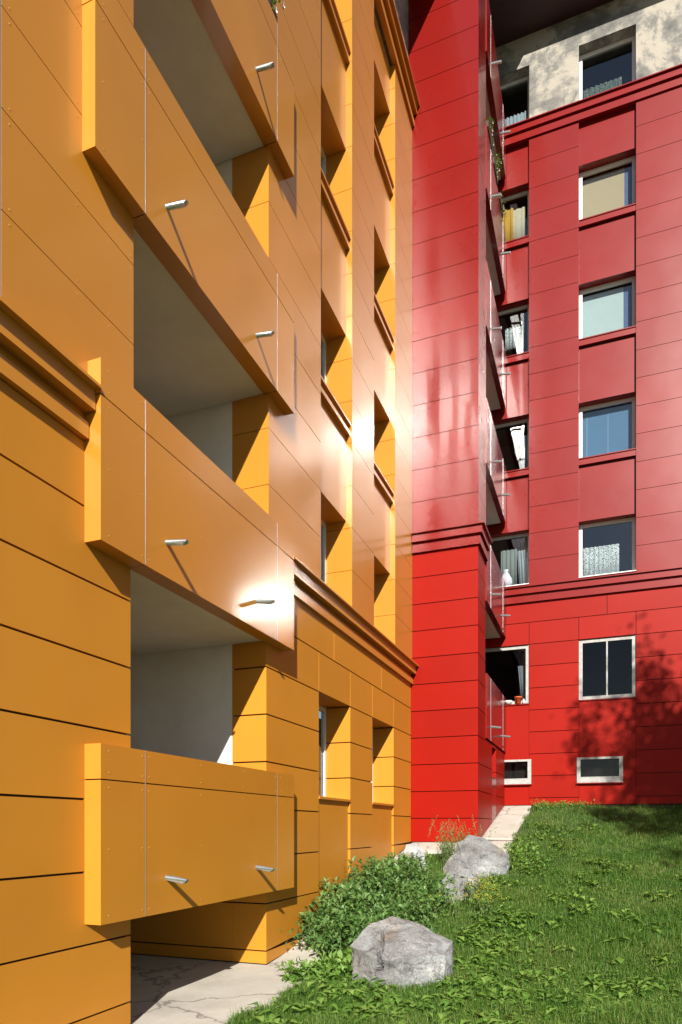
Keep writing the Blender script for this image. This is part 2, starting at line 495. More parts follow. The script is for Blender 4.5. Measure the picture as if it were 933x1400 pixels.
# loggia interior
lg = MB()
lg.box(-2.55, -2.4, LOG0 - 0.4, LOG1 + 0.6, -0.4, TOPO, 0)                 # back wall
lg.box(-2.4, -0.478, LOG1 + 0.004, LOG1 + 0.2, 0.9, TOPO, 0)               # far side wall
lg.box(-2.4, -0.478, LOG0 - 0.2, LOG0 - 0.004, -0.4, TOPO, 0)              # near side wall
PB = [0.868 + ST * k for k in range(6)]
for z in PB:
    lg.box(-2.4, -0.02, LOG0 + 0.001, LOG1 - 0.001, z + 0.02, z + 0.24, 0)
lg.build('loggia', [M_GREY], ow)
pw = MB()
base_stack(pw, -2.4, -0.482, LOG1 + 0.002, LOG1 + 0.2, [0.885, 0.708, 0.158, -0.4], 0.017)
pw.build('wall', MO, ow)

# balconies
for k, z in enumerate(PB[:5]):
    ys = 4.105 if k < 2 else 4.045
    ye = 7.52
    top = z + 1.355; jz = top - 0.268; g = 0.005
    b = MB()
    segs = [ys, LOG0, 7.064, ye]
    for a0, a1 in ((z, jz - g), (jz + g, top)):
        for i in range(3):
            b.box(-0.055, XP, segs[i] + (0.005 if i else 0), segs[i + 1] - (0.005 if i < 2 else 0), a0, a1, 0)
    b.box(-0.05, XP - 0.02, ys + 0.02, ye - 0.02, z + 0.004, top - 0.004, 1)
    for i in range(3):
        a, c = segs[i], segs[i + 1]
        cols = [a + 0.09, c - 0.045] if i != 1 else [a + 0.045, a + (c - a) * 0.34, a + (c - a) * 0.67, c - 0.045]
        for yy in cols:
            for zz in (z + 0.06, z + 0.56, jz - 0.06, jz + 0.055, top - 0.05):
                b.rivet((XP, yy, zz), (1, 0, 0), 0.0068, 3)
    bo = b.build('balcony', MO, ow)
    for yy in (LOG0, 7.064):
        s = MB()
        sw_ = 0.004 if yy < 6 else 0.0022
        s.box(XP - 0.019, XP + 0.0015, yy - sw_, yy + sw_, z + 0.003, top - 0.003); s.build('seam_strip', [M_ALU], bo)
    for yy in (4.93, 6.56):
        s = MB()
        p0 = Vector((XP - 0.015, yy, z + 0.30)); p1 = Vector((XP + 0.205, yy, z + 0.268))
        s.tube([p0, p1], 0.023, 14)
        s.tube([p1, p1 + (p1 - p0) * 0.002], [0.023, 0.017], 14)
        # slanted cut at the mouth
        n0 = len(s.v)
        s.v = [(vx - (0.03 if (vx > XP + 0.2 and vz < z + 0.268) else 0.0), vy, vz) for vx, vy, vz in s.v]
        s.build('drain_spout', [M_STEEL], bo)

# ================================================================== RED WING
rw = thing('apartment_wing', 'red panel-clad apartment wing closing the courtyard with a projecting loggia bay', 'building', group='wings of the apartment house')
MR = [M_RED, M_GAP_R, M_ALU, M_PLASTER, M_REDB]
ZRB = [6.66 - 0.543 * k for k in range(0, 13)]
ZRU = [8.19 + 0.655 * k for k in range(0, 17)]
RC0, RC1 = 7.15, 7.53
RU0, RU1 = 18.60, 18.98
TOPR = 21.25
rupper = [RC1] + [z for z in ZRU if z < RU0 - 0.12] + [RU0]

# bay: projecting stack with side pier
p = MB()
stack(p, -0.47, XB, YB, 14.40, [RC1] + [z for z in ZRU if z < TOPR - 0.2] + [TOPR], 0.011)
p.box(-0.4, XB - 0.02, YB + 0.02, 14.38, RC0, RC1, 1)
base_stack(p, -0.47, XB - 0.012, YB + 0.012, 14.40, [RC0] + ZRB, 0.016)
p.build('bay', MR, rw)


def cornice_bay(mb, z0, z1):
    for (a, b, r) in ((z0, z0 + 0.155, 0.045), (z0 + 0.155, z1 - 0.175, 0.003), (z1 - 0.175, z1 - 0.022, 0.085), (z1 - 0.022, z1, 0.135)):
        mb.box(-0.06 + 0.07, XB + r, YB - r, 14.41, a, b, 0)


c = MB(); cornice_bay(c, RC0, RC1); c.build('cornice', MR, rw)

# side wall of the bay below the loggias, with a basement opening
sw = MB()
HY0, HY1, HZ0, HZ1 = 15.35, 15.95, 2.72, 3.38
X1 = XB - 0.012
zsd = [3.44] + [z for z in ZRB if z < 3.40]
for (a, b) in ((14.403, HY0), (HY1, YR - 0.003)):
    base_stack(sw, 0.9, X1, a, b, zsd, 0.014)
sw.box(0.9, X1, HY0, HY1, HZ1, 3.433, 0)
sw.foot(0.9, X1, HY0, HY1, HZ0, 0)
sw.box(0.90, 0.95, HY0, HY1, HZ0, HZ1, 1)
sw.build('wall', MR, rw)

# loggia interior of the bay
RPB = [3.46 + ST * k for k in range(6)]
lg = MB()
lg.box(-0.6, -0.45, 14.2, YR, 1.2, TOPR, 0)
for z in RPB:
    lg.box(-0.45, XB - 0.06, 14.403, YR - 0.002, z + 0.02, z + 0.22, 0)
lg.build('loggia', [M_GREY], rw)

# red balconies
for z in RPB:
    top = z + 1.355; jz = top - 0.268; g = 0.004
    b = MB()
    segs = [14.403, 14.95, 16.9, YR - 0.004]
    for a0, a1 in ((z, jz - g), (jz + g, top)):
        for i in range(3):
            b.box(XB - 0.10, XB + 0.02, segs[i] + (0.004 if i else 0), segs[i + 1] - (0.004 if i < 2 else 0), a0, a1, 0)
    b.box(XB - 0.09, XB, 14.42, YR - 0.03, z + 0.004, top - 0.004, 1)
    bo = b.build('balcony', MR, rw)
    for yy in (14.95, 16.9):
        s = MB(); s.box(XB, XB + 0.0225, yy - 0.0022, yy + 0.0022, z + 0.003, top - 0.003); s.build('seam_strip', [M_ALU], bo)
    for yy in (14.97, 16.55):
        s = MB(); s.tube([(XB, yy, z + 0.31), (XB + 0.24, yy, z + 0.275)], 0.026, 12); s.build('drain_spout', [M_STEEL], bo)

# main wall columns
XR_END = 15.0
C1A, C1B, C2A, C2B, C3A, C3B = 0.67, 1.922, 3.083, 4.354, 5.50, 6.75
DEP = 0.48
for i, (a, b) in enumerate(((-0.45, C1A), (C1B, C2A), (C2B, C3A), (C3B, XR_END))):
    p = MB()
    if i == 3:                                 # wide pier: courses split by vertical joints
        xs = [C3B, 9.6, 12.3, XR_END]
    else: xs = [a, b]
    for j in range(len(xs) - 1):
        stack(p, xs[j] + (0.004 if j else 0), xs[j + 1] - (0.004 if j < len(xs) - 2 else 0), YR, YR + DEP, rupper, 0.011)
        base_stack(p, xs[j] + (0.005 if j else 0), xs[j + 1] - (0.005 if j < len(xs) - 2 else 0), YR + 0.02, YR + DEP, ZRB[1:], 0.016)
    p.box(a + 0.02, b - 0.02, YR + 0.04, YR + DEP, RC0, RC1, 1)
    p.build('pier', MR, rw)
h = MB()
vb = [-0.45, C1B, C2A, C2B, C3A, C3B, 9.6, 12.3, XR_END]
va = [-0.45, XB + 0.02, 3.72, 6.4, 9.0, XR_END]
for vs, za, zb in ((vb, ZRB[1] + 0.008, ZRB[0] - 0.008), (va, ZRB[0] + 0.008, RC0)):
    for i in range(len(vs) - 1):
        h.box(vs[i] + (0.006 if i else 0), vs[i + 1] - (0.006 if i < len(vs) - 2 else 0), YR + 0.02, YR + DEP, za, zb, 4)
h.box(-0.4, XR_END - 0.1, YR + 0.045, YR + DEP - 0.02, ZRB[1] + 0.012, RC0 - 0.004, 1)
h.build('wall', MR, rw)


def cornice_y(mb, x0, x1, z0, z1, y):
    for (a, b, r) in ((z0, z0 + 0.155, 0.045), (z0 + 0.155, z1 - 0.175, 0.003), (z1 - 0.175, z1 - 0.022, 0.085), (z1 - 0.022, z1, 0.135)):
        mb.box(x0, x1, y - r, y + 0.1, a, b, 0)


c = MB(); cornice_y(c, XB + 0.024, XR_END, RC0, RC1, YR); c.build('cornice', MR, rw)
c = MB(); cornice_y(c, XB + 0.024, XR_END, RU0, RU1, YR); c.build('cornice', MR, rw)
# unclad top storey between and beside the windows, eave above
RH = [6.12 + 2.875 * k for k in range(6)]
t = MB()
for a, b in ((-0.45, C1A), (C1B, C2A), (C2B, C3A), (C3B, XR_END)):
    t.box(a, b, YR + 0.06, YR + DEP, RU1, TOPR, 0)
for a, b in ((C1A, C1B), (C2A, C2B), (C3A, C3B)):
    t.box(a, b, YR + 0.06, YR + DEP, RH[5], TOPR, 0)
t.build('plaster_wall', [M_PLASTER], rw)
e = MB()
e.box(-0.5, XR_END + 0.7, YR - 0.72, YR + 9.0, TOPR, TOPR + 0.28, 0)
e.box(-0.5, XB + 0.72, YB - 0.72, YR - 0.72, TOPR, TOPR + 0.28, 0)
e.build('roof', [M_SOFF], rw)


def red_window(x0, x1, head, sill, yg, frame=M_WHITE, fw=0.07, mull=None, glass=None, frame_d=0.07, tilt=False):
    f = MB()
    f.box(x0 + 0.002, x0 + fw, yg, yg + frame_d, sill, head); f.box(x1 - fw, x1 - 0.002, yg, yg + frame_d, sill, head)
    f.box(x0 + fw, x1 - fw, yg, yg + frame_d, head - fw, head - 0.002); f.box(x0 + fw, x1 - fw, yg, yg + frame_d, sill + 0.002, sill + fw)
    if mull:
        f.box(mull - 0.018, mull + 0.018, yg + 0.006, yg + frame_d - 0.006, sill + fw, head - fw)
    fo = f.build('window', [frame], rw)
    g = MB()
    xs = [x0 + fw - 0.01] + ([mull - 0.014, mull + 0.014] if mull else []) + [x1 - fw + 0.01]
    for i in range(0, 0 if tilt else len(xs), 2):
        g.box(xs[i], xs[i + 1], yg + 0.03, yg + 0.036, sill + fw - 0.01, head - fw + 0.01)
    if not tilt: g.build('pane', [glass or M_GLASS], fo)
    else:                                       # sash tipped open into the room
        nrm = Vector((-0.111, -0.987, 0.115)).normalized()
        ez = (Vector((0, 0, 1)) - nrm * nrm.z).normalized(); ex = ez.cross(nrm).normalized() * -1
        if ex.x < 0: ex = -ex
        o3 = Vector(((x0 + x1) / 2, yg + 0.19, (sill + head) / 2)); hw = (x1 - x0) / 2 - fw - 0.01; hh = (head - sill) / 2 - fw - 0.01

        def obox(a0, a1, c0, c1, t0, t1, mt):
            P = []
            for zz in (c0, c1):
                for (aa, tt) in ((a0, t0), (a1, t0), (a1, t1), (a0, t1)): P.append(o3 + ex * aa + ez * zz - nrm * tt)
            g.hexa(P, mt)
        obox(-hw, hw, -hh, hh, 0.02, 0.026, 1)
        for a0, a1, c0, c1 in ((-hw, -hw + 0.05, -hh, hh), (hw - 0.05, hw, -hh, hh), (-hw + 0.05, hw - 0.05, -hh, -hh + 0.05), (-hw + 0.05, hw - 0.05, hh - 0.05, hh)):
            obox(a0, a1, c0, c1, 0.0, 0.05, 0)
        g.build('sash', [M_WHITE, M_TILT], fo)
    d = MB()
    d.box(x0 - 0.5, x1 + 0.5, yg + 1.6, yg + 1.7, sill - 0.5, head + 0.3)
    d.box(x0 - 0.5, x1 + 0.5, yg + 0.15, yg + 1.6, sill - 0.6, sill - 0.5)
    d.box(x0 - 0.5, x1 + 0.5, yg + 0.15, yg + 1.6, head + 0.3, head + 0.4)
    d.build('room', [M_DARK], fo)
    return fo


YG = YR + 0.30
for ci, (x0, x1) in enumerate(((C1A, C1B), (C2A, C2B), (C3A, C3B))):
    for k, hd in enumerate(RH):
        basew = k == 0
        sill = hd - (1.46 if basew else 1.375)
        if k == 5: sill = RU1 + 0.02
        if basew:
            fo = red_window(x0, x1, hd, sill, YR + 0.07, M_WOODF, 0.085, mull=(x0 + x1) / 2 if ci else None, glass=M_DULL)
        else:
            fo = red_window(x0, x1, hd, sill, YG, fw=0.075 if ci else 0.06, tilt=(ci == 2 and k == 1))
        s = MB()
        if basew:
            s.box(x0 + 0.002, x1 - 0.002, YR + 0.005, YR + 0.3, sill - 0.03, sill, 0); s.build('sill', [M_RED], fo)
        elif k < 5 and k != 1:
            s.box(x0 + 0.002, x1 - 0.002, YR + 0.012, YG + 0.05, sill - 0.025, sill, 0)
            s.box(x0 + 0.002, x1 - 0.002, YR + 0.098, YG + 0.05, sill - 0.045, sill - 0.025, 1)  # dark strip paints the shade under the sill lip
            s.box(x0 + 0.002, x1 - 0.002, YR + 0.022, YG + 0.05, sill - 0.165, sill - 0.045, 0)
            s.box(x0 + 0.002, x1 - 0.002, YR + 0.098, YG + 0.05, sill - 0.19, sill - 0.165, 1)  # shade below the lower fascia, put into the colour
            s.build('sill', [M_RED, M_GAP_R], fo)
        else:
            s.box(x0 + 0.002, x1 - 0.002, YR - 0.02, YG + 0.05, sill - 0.02, sill, 0); s.build('sill', [M_WHITE], fo)
        # spandrel above this window
        sp = MB()
        if k == 0: pass
        elif k < 4: sp.box(x0 + 0.001, x1 - 0.001, YR + 0.10, YR + DEP, hd, RH[k + 1] - 1.375 - 0.19, 0)
        elif k == 4: sp.box(x0 + 0.001, x1 - 0.001, YR + 0.10, YR + DEP, hd, RU1, 0)
        if sp.v: sp.build('spandrel', MR, rw)
    # block behind the lower cornice, plain panel under the base window, basement window
    sp = MB(); sp.box(x0, x1, YR + 0.10, YR + DEP, RC0, RH[1] - 1.375 - 0.02, 0); sp.build('spandrel', MR, rw)
    bx0, bx1 = ((0.95, 1.975), (3.04, 4.07), (5.50, 6.53))[ci]
    bz0, bz1 = 2.66, 3.27
    sill0 = RH[0] - 1.46 - 0.031
    sp = MB()
    sp.box(x0 + 0.006, x1 - 0.006, YR + 0.035, YR + DEP, bz1, sill0, 4)
    sp.foot(x0 + 0.006, x1 - 0.006, YR + 0.035, YR + DEP, bz0, 4)
    sp.box(x0 + 0.006, max(x0 + 0.01, bx0 + 0.01), YR + 0.035, YR + DEP, bz0, bz1, 4)
    if bx1 < x1 - 0.02: sp.box(bx1 - 0.01, x1 - 0.006, YR + 0.035, YR + DEP, bz0, bz1, 4)
    sp.box(x0, x1, YR + 0.07, YR + DEP - 0.002, 1.7, bz0 - 0.002, 1)
    sp.build('spandrel', MR, rw)
    f = MB(); y0 = YR - 0.02; fw = 0.085
    f.box(bx0, bx0 + fw, y0, y0 + 0.09, bz0, bz1); f.box(bx1 - fw, bx1, y0, y0 + 0.09, bz0, bz1)
    f.box(bx0 + fw, bx1 - fw, y0, y0 + 0.09, bz1 - 0.05, bz1); f.box(bx0 + fw, bx1 - fw, y0, y0 + 0.09, bz0, bz0 + 0.14)
    fo = f.build('basement_window', [M_WOODF], rw)
    g = MB(); g.box(bx0 + fw - 0.01, bx1 - fw + 0.01, y0 + 0.05, y0 + 0.056, bz0 + 0.13, bz1 - 0.04); g.build('pane', [M_DULL], fo)
    s = MB(); s.box(bx0 - 0.01, bx1 + 0.01, y0 - 0.03, y0 + 0.07, bz0 - 0.025, bz0 - 0.002); s.build('sill', [M_RED], fo)
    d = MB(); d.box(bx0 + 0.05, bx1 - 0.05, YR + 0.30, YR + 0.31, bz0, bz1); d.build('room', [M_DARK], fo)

# ================================================================== curtains, blinds and things on the sills


def mat_lace():
    m, nt, b = newmat('lace_cloth')
    b.inputs['Base Color'].default_value = (0.6, 0.61, 0.62, 1); b.inputs['Roughness'].default_value = 0.9
    v = nt.nodes.new('ShaderNodeTexVoronoi'); v.feature = 'DISTANCE_TO_EDGE'; v.inputs['Scale'].default_value = 22
    g = nt.nodes.new('ShaderNodeNewGeometry'); nt.links.new(g.outputs['Position'], v.inputs['Vector'])
    r = ramp(nt, v.outputs['Distance'], [(0.09, (1, 1, 1)), (0.16, (0.25, 0.25, 0.25))])
    nt.links.new(r.outputs[0], b.inputs['Alpha'])
    return m


M_LACE = mat_lace()
M_LACED = mat_lace(); M_LACED.node_tree.nodes['Principled BSDF'].inputs['Base Color'].default_value = (0.13, 0.15, 0.13, 1)


def curtain(name, label, cat, x0, x1, z0, z1, y, mat, amp=0.012, waves=9, hem=None, n=60, slant=0.0, group=None):
    mb = MB(); pts = []
    for i in range(n + 1):
        t = i / n; xx = x0 + (x1 - x0) * t
        yy = y + amp * math.sin(waves * 2 * math.pi * t + 0.4) + amp * 0.4 * math.sin(waves * 3.7 * math.pi * t)
        za = z0 + (hem(t) if hem else 0)
        pts.append(((xx + slant, yy, za), (xx, yy, z1)))
    for i in range(n):
        mb.face([pts[i][0], pts[i + 1][0], pts[i + 1][1], pts[i][1]], 0, amp > 0)
        # back face offset gives the cloth its thickness
    o = mb.build(name, [mat])
    md = o.modifiers.new('thickness', 'SOLIDIFY'); md.thickness = 0.004
    return tag(o, label, cat, group or ('curtains in the red wing windows' if label else None))


M_BEIGE = mat_plain('beige_blind', (0.42, 0.31, 0.19), 0.9, var=0.03)
M_MINT = mat_plain('pale_blind', (0.42, 0.48, 0.475), 0.9, var=0.03)
M_BLUEB = mat_plain('blue_blind', (0.075, 0.155, 0.27), 0.85, var=0.05)
M_YEL = mat_plain('yellow_cloth', (0.50, 0.27, 0.04), 0.9, var=0.05)
M_CREAM = mat_plain('cream_cloth', (0.48, 0.41, 0.30), 0.9, var=0.05)
M_BLUE = mat_plain('blue_edge', (0.07, 0.10, 0.22), 0.8)
M_SHEER = mat_plain('white_cloth_sash_sheen', (0.30, 0.33, 0.37), 0.9, var=0.05)  # white cloth; also the painted reflection of the open sashes
M_GREYC = mat_plain('grey_cloth', (0.22, 0.235, 0.23), 0.9, var=0.05)
M_TERRA = mat_plain('orange_plastic', (0.62, 0.10, 0.02), 0.45, var=0.05)
M_PINK = mat_plain('pink_cloth', (0.68, 0.30, 0.30), 0.9)
YC = YG + 0.14


def blind(label, k, x0, x1, z0f, z1f, mat, y=YC, cat='blind', edge=None):
    """flat roller blind with a bottom bar, hung inside window k"""
    hd = RH[k]; si = hd - 1.375
    mb = MB(); mb.box(x0, x1, y, y + 0.004, si + z0f, si + z1f, 0)
    mb.tube([(x0, y + 0.002, si + z0f), (x1, y + 0.002, si + z0f)], 0.012, 8, 0)
    mb.tube([(x0, y + 0.02, si + z1f), (x1, y + 0.02, si + z1f)], 0.025, 8, 0)
    mats = [mat]
    if edge:
        mb.box(x1 + 0.004, x1 + 0.15, y + 0.006, y + 0.01, si + z0f, si + z1f, 1); mats.append(edge)
    return tag(mb.build('roller_blind', mats), label, cat, 'blinds in the red wing windows')


blind('beige roller blind with a blue edge drawn down behind the highest red-framed right-hand window', 4, C2A + 0.06, C2B - 0.24, 0.0, 1.28, M_BEIGE, edge=M_BLUE)
blind('pale grey-green roller blind in the right-hand window, one storey below the beige blind', 3, C2A + 0.06, C2B - 0.26, 0.0, 1.28, M_MINT, edge=M_BLUE)
o = blind('plain blue blind with thin white lines filling a right-hand window', 2, C2A + 0.05, C2B - 0.05, 0.0, 1.28, M_BLUEB)
mb = MB()
for fx in (0.14, 0.52, 0.88):
    xx = C2A + (C2B - C2A) * fx; mb.box(xx - 0.006, xx + 0.006, YC - 0.003, YC, RH[2] - 1.375, RH[2] - 0.2, 0)
mb.build('cord', [M_SHEER], o)
curtain('lace_curtain', 'white half-height lace curtain in the right-hand window just above the lower red cornice', 'curtain', C2A + 0.10, C2B - 0.36, RH[1] - 1.30, RH[1] - 0.56, YG + 0.06, M_LACE, 0.014, 8,
        hem=lambda t: 0.03 * abs(math.sin(t * 8 * math.pi)))
curtain('lace_curtain', 'patterned net curtain low in the top-floor right-hand window under the eave', 'curtain', C2A + 0.10, C2B - 0.30, RU1 + 0.05, RU1 + 0.72, YG + 0.08, M_LACED, 0.014, 8)
curtain('net_curtain', 'pleated white net curtain in the top-floor left-hand window set in bare plaster', 'curtain', C1A + 0.1, C1B - 0.10, RU1 + 0.03, RU1 + 0.70, YG + 0.06, M_SHEER, 0.02, 12)
o = curtain('curtain', 'yellow and cream curtain in the left-hand window below the upper red cornice', 'curtain', C1A + 0.1, 1.50, RH[4] - 1.25, RH[4] - 0.25, YG + 0.1, M_YEL, 0.02, 5)
o2 = curtain('panel', None, None, 1.50, 1.80, RH[4] - 1.15, RH[4] - 0.3, YG + 0.105, M_CREAM, 0.01, 2); o2.parent = o
curtain('lace_curtain', 'white lace curtain hanging free in the dark left-hand window beside the red balconies', 'curtain', 1.30, 1.74, RH[3] - 0.95, RH[3] - 0.42, YG + 0.1, M_LACE, 0.03, 6)
curtain('curtain', 'light blue sheet for an open sash reflection, two storeys above the orange pot', 'curtain', 1.66, 1.86, RH[2] - 1.3, RH[2] - 0.35, YG + 0.1, M_SHEER, 0.015, 3, slant=0.06)  # cloth colour paints the light caught by an open sash
curtain('curtain', 'grey curtain hanging behind the white cloth bag', 'curtain', 1.18, 1.58, RH[1] - 1.3, RH[1] - 0.3, YG + 0.16, M_GREYC, 0.02, 4)
curtain('curtain', 'pale sheet for an open sash reflection, in the window with the white cloth bag', 'curtain', 1.60, 1.86, RH[1] - 1.32, RH[1] - 0.38, YG + 0.1, M_SHEER, 0.03, 4, slant=0.05)  # drawn as cloth; its pale tone is an open sash's reflection
curtain('curtain', 'pale blue slanting sheet for an open sash reflection behind the orange flower pot', 'curtain', 1.62, 1.82, RH[0] - 1.3, RH[0] - 0.45, YG + 0.02, M_SHEER, 0.012, 2, slant=0.08)  # stands in for a reflecting open sash, reflection put into the colour


def lathe(mb, cx, cy, prof, seg=18, mat=0):
    base = len(mb.v)
    for r, z in prof:
        for k in range(seg):
            t = 2 * math.pi * k / seg; mb.v.append((cx + r * math.cos(t), cy + r * math.sin(t), z))
    for i in range(len(prof) - 1):
        for k in range(seg):
            k2 = (k + 1) % seg
            mb.f.append((base + i * seg + k, base + i * seg + k2, base + (i + 1) * seg + k2, base + (i + 1) * seg + k)); mb.m.append(mat); mb.sm.append(True)


zs = RH[0] - 1.46
m1 = MB(); lathe(m1, 1.66, YR + 0.03, [(0.001, zs), (0.06, zs), (0.085, zs + 0.15), (0.092, zs + 0.15), (0.092, zs + 0.175), (0.08, zs + 0.175), (0.072, zs + 0.14), (0.001, zs + 0.13)])
tag(m1.build('flower_pot', [M_TERRA]), 'orange plastic flower pot on the sill of the ground-floor left-hand window', 'flower pot')
m1 = MB(); lathe(m1, 1.42, YR + 0.03, [(0.001, zs), (0.05, zs), (0.085, zs + 0.055), (0.10, zs + 0.09), (0.092, zs + 0.09), (0.05, zs + 0.02), (0.001, zs + 0.02)])
tag(m1.build('bowl', [M_WHITE]), 'white bowl on the window sill left of the orange pot', 'bowl')
m1 = MB(); lathe(m1, 1.79, YR + 0.03, [(0.001, zs), (0.03, zs), (0.032, zs + 0.07), (0.018, zs + 0.09), (0.018, zs + 0.115), (0.001, zs + 0.115)])
tag(m1.build('jar', [M_WHITE]), 'small white jar on the window sill right of the orange pot', 'jar')
# cloth bag
zs1 = RH[1] - 1.375
m1 = MB(); n = 14
prof = [(0.03, 0.0), (0.10, 0.02), (0.135, 0.10), (0.12, 0.2), (0.075, 0.30), (0.035, 0.37), (0.06, 0.42), (0.02, 0.44)]
base = 0
for r, zz in prof:
    for k in range(24):
        tt = 2 * math.pi * k / 24; rr = r * (1 + 0.18 * math.sin(5 * tt + zz * 9) + 0.08 * math.sin(11 * tt))
        m1.v.append((1.36 + rr * math.cos(tt), YR + 0.06 + 0.6 * rr * math.sin(tt), zs1 + zz))
for i in range(len(prof) - 1):
    for k in range(24):
        k2 = (k + 1) % 24
        m1.f.append((i * 24 + k, i * 24 + k2, (i + 1) * 24 + k2, (i + 1) * 24 + k)); m1.m.append(1 if (k in (13, 14, 15, 16, 17) and i < 3) else 0); m1.sm.append(True)
tag(m1.build('cloth_bag', [M_SHEER, M_PINK]), 'knotted white cloth bag with pink side on the first-floor left-hand window sill', 'bag')

# ================================================================== GROUND
gx = np.unique(np.concatenate([np.array([-400., -150, -60, -30, -15, -8, -5]), np.arange(-3, 12.01, 0.25), np.array([14, 18, 25, 40, 80, 160, 400.])]))
gy = np.unique(np.concatenate([np.array([-400., -150, -60, -30, -15, -10]), np.arange(-7, 20.01, 0.25), np.array([24., 30, 45, 80, 160, 400])]))
GX, GY = np.meshgrid(gx, gy)
GZ = lawn(np.clip(GX, -3, 12), GY)
V = np.stack([GX, GY, GZ], -1).reshape(-1, 3)
nx = len(gx); ny = len(gy)
idx = np.arange(nx * ny).reshape(ny, nx)
F = np.stack([idx[:-1, :-1], idx[:-1, 1:], idx[1:, 1:], idx[1:, :-1]], -1).reshape(-1, 4)
tag(np_mesh('ground', V, F, [M_SOIL], smooth=True), kind='structure', label='sloping lawn ground')


def sheet(name, poly_fn, x0, x1, y0, y1, nxs, nys, lift, mat):
    vs = []
    for j in range(nys + 1):
        y = y0 + (y1 - y0) * j / nys
        a = x0(y) if callable(x0) else x0; b = x1(y) if callable(x1) else x1
        for i in range(nxs + 1):
            x = a + (b - a) * i / nxs
            vs.append((x, y, float(gz(np.array(y))) + lift))
    vs = np.array(vs); id2 = np.arange(len(vs)).reshape(nys + 1, nxs + 1)
    f = np.stack([id2[:-1, :-1], id2[:-1, 1:], id2[1:, 1:], id2[1:, :-1]], -1).reshape(-1, 4)
    o = np_mesh(name, vs, f, [mat], smooth=True)
    md = o.modifiers.new('slab', 'SOLIDIFY'); md.thickness = 0.10; md.offset = -1
    return tag(o, kind='structure')


def edge1(y):
    return 0.74 + 0.04 * math.sin(1.9 * y) - 0.30 * max(0, min(1, (y - 6.2) / 1.4))


tag(sheet('pavement', None, -2.6, edge1, -7.0, 12.72, 8, 60, 0.03, M_CONC), 'pale concrete apron along the foot of the orange wing')
tag(sheet('pavement', None, -0.0, 1.98, 12.723, YB + 0.3, 6, 6, 0.033, M_CONC), 'concrete apron in front of the red bay')
tag(sheet('pavement', None, XB - 0.1, lambda y: 1.98 + 0.03 * math.sin(2 * y), YB + 0.302, YR + 0.2, 5, 16, 0.033, M_CONC), 'concrete apron along the side of the red bay')

# ------------------------------------------------------------------ boulders


def boulder(label, cx, cy, hull, seed, sink, rotz, crack=None, tone=1.0):
    """angular block: hull of measured corner points (x right, y away, z up), broken surface"""
    import bmesh
    bm = bmesh.new()
    vs_ = [bm.verts.new(p) for p in hull]
    r = bmesh.ops.convex_hull(bm, input=vs_)
    bmesh.ops.delete(bm, geom=[g for g in r['geom_interior'] + r['geom_unused'] if isinstance(g, bmesh.types.BMVert)], context='VERTS')
    bmesh.ops.triangulate(bm, faces=bm.faces[:])
    for _ in range(5):
        bmesh.ops.subdivide_edges(bm, edges=bm.edges[:], cuts=1, use_grid_fill=True)
    bm.normal_update()
    size = max(abs(c) for p in hull for c in p)
    off = Vector((seed * 3.1, seed, 0))
    new = []
    for v in bm.verts:
        p = v.co; q = p / size * 1.5 + off
        n1 = mnoise.fractal(q * 1.3, 0.9, 2.1, 4); n2 = mnoise.fractal(q * 5, 0.75, 2.2, 5)
        st = math.sin((p.z * 0.9 + p.x * 0.35 + 0.05 * n1) * 46 / (size / 0.55))
        ch = mnoise.noise(q * 2.1 + Vector((9, 2, 5)))
        chip = -0.035 * size * max(0, ch - 0.18) * 4
        d = 0.016 * size * n1 + 0.008 * size * n2 + 0.003 * size * st + chip
        if crack and p.y < 0.05:
            w = (p.x - crack[0] - 0.16 * (p.z - 0.2) - 0.03 * n2) / crack[1]
            d -= crack[2] * math.exp(-w * w)
        new.append(p + v.normal * d)
    for v, p in zip(bm.verts, new): v.co = p
    bmesh.ops.recalc_face_normals(bm, faces=bm.faces[:])
    me = bpy.data.meshes.new('boulder'); bm.to_mesh(me); bm.free()
    me.materials.append(mat_rock('boulder_stone', seed, tone))
    o = bpy.data.objects.new('boulder', me); COL.objects.link(o)
    o.location = (cx, cy, float(lawn(cx, cy)) - sink); o.rotation_euler.z = rotz
    return tag(o, label, 'boulder', 'boulders on the lawn')


boulder('large grey boulder with a brown cracked left face, nearest on the lawn', 1.60, 7.01,
        [(-.53, -.10, .40), (-.50, -.18, .0), (-.22, -.38, -.12), (-.22, -.36, .30), (.0, -.42, .33), (.02, -.42, -.12), (.38, -.35, -.12), (.46, -.3, .36),
         (.55, -.05, .45), (.56, 0, .0), (.22, .3, .58), (-.08, .32, .66), (-.32, .2, .60), (.45, .4, -.1), (-.45, .4, -.1), (-.05, .5, .4)], 3, 0.02, R(18), (-0.24, 0.018, 0.10), tone=1.22)
boulder('pointed grey boulder with a tan patch beside the red bay', 1.62, 11.55,
        [(-.55, -.05, .18), (-.5, -.2, -.1), (-.30, .0, .60), (-.12, .1, .74), (.14, .1, .69), (.16, -.25, .45), (-.2, -.32, .30), (.1, -.42, -.1),
         (.55, -.05, .40), (.54, -.1, -.1), (.3, .4, .3), (-.3, .4, .2), (.4, .5, -.1), (-.4, .5, -.1)], 5, 0.10, R(10), tone=1.2)
boulder('small low grey boulder half hidden in leaves, below the pointed one', 1.62, 10.16,
        [(-.33, -.05, .12), (-.3, -.2, -.1), (-.19, .05, .33), (.02, .05, .41), (.16, .0, .40), (.30, -.05, .24), (.33, -.1, -.1), (.05, -.25, .2), (.0, -.28, -.1), (.2, .3, .1), (-.2, .3, .1)], 8, -0.03, R(10), tone=1.15)

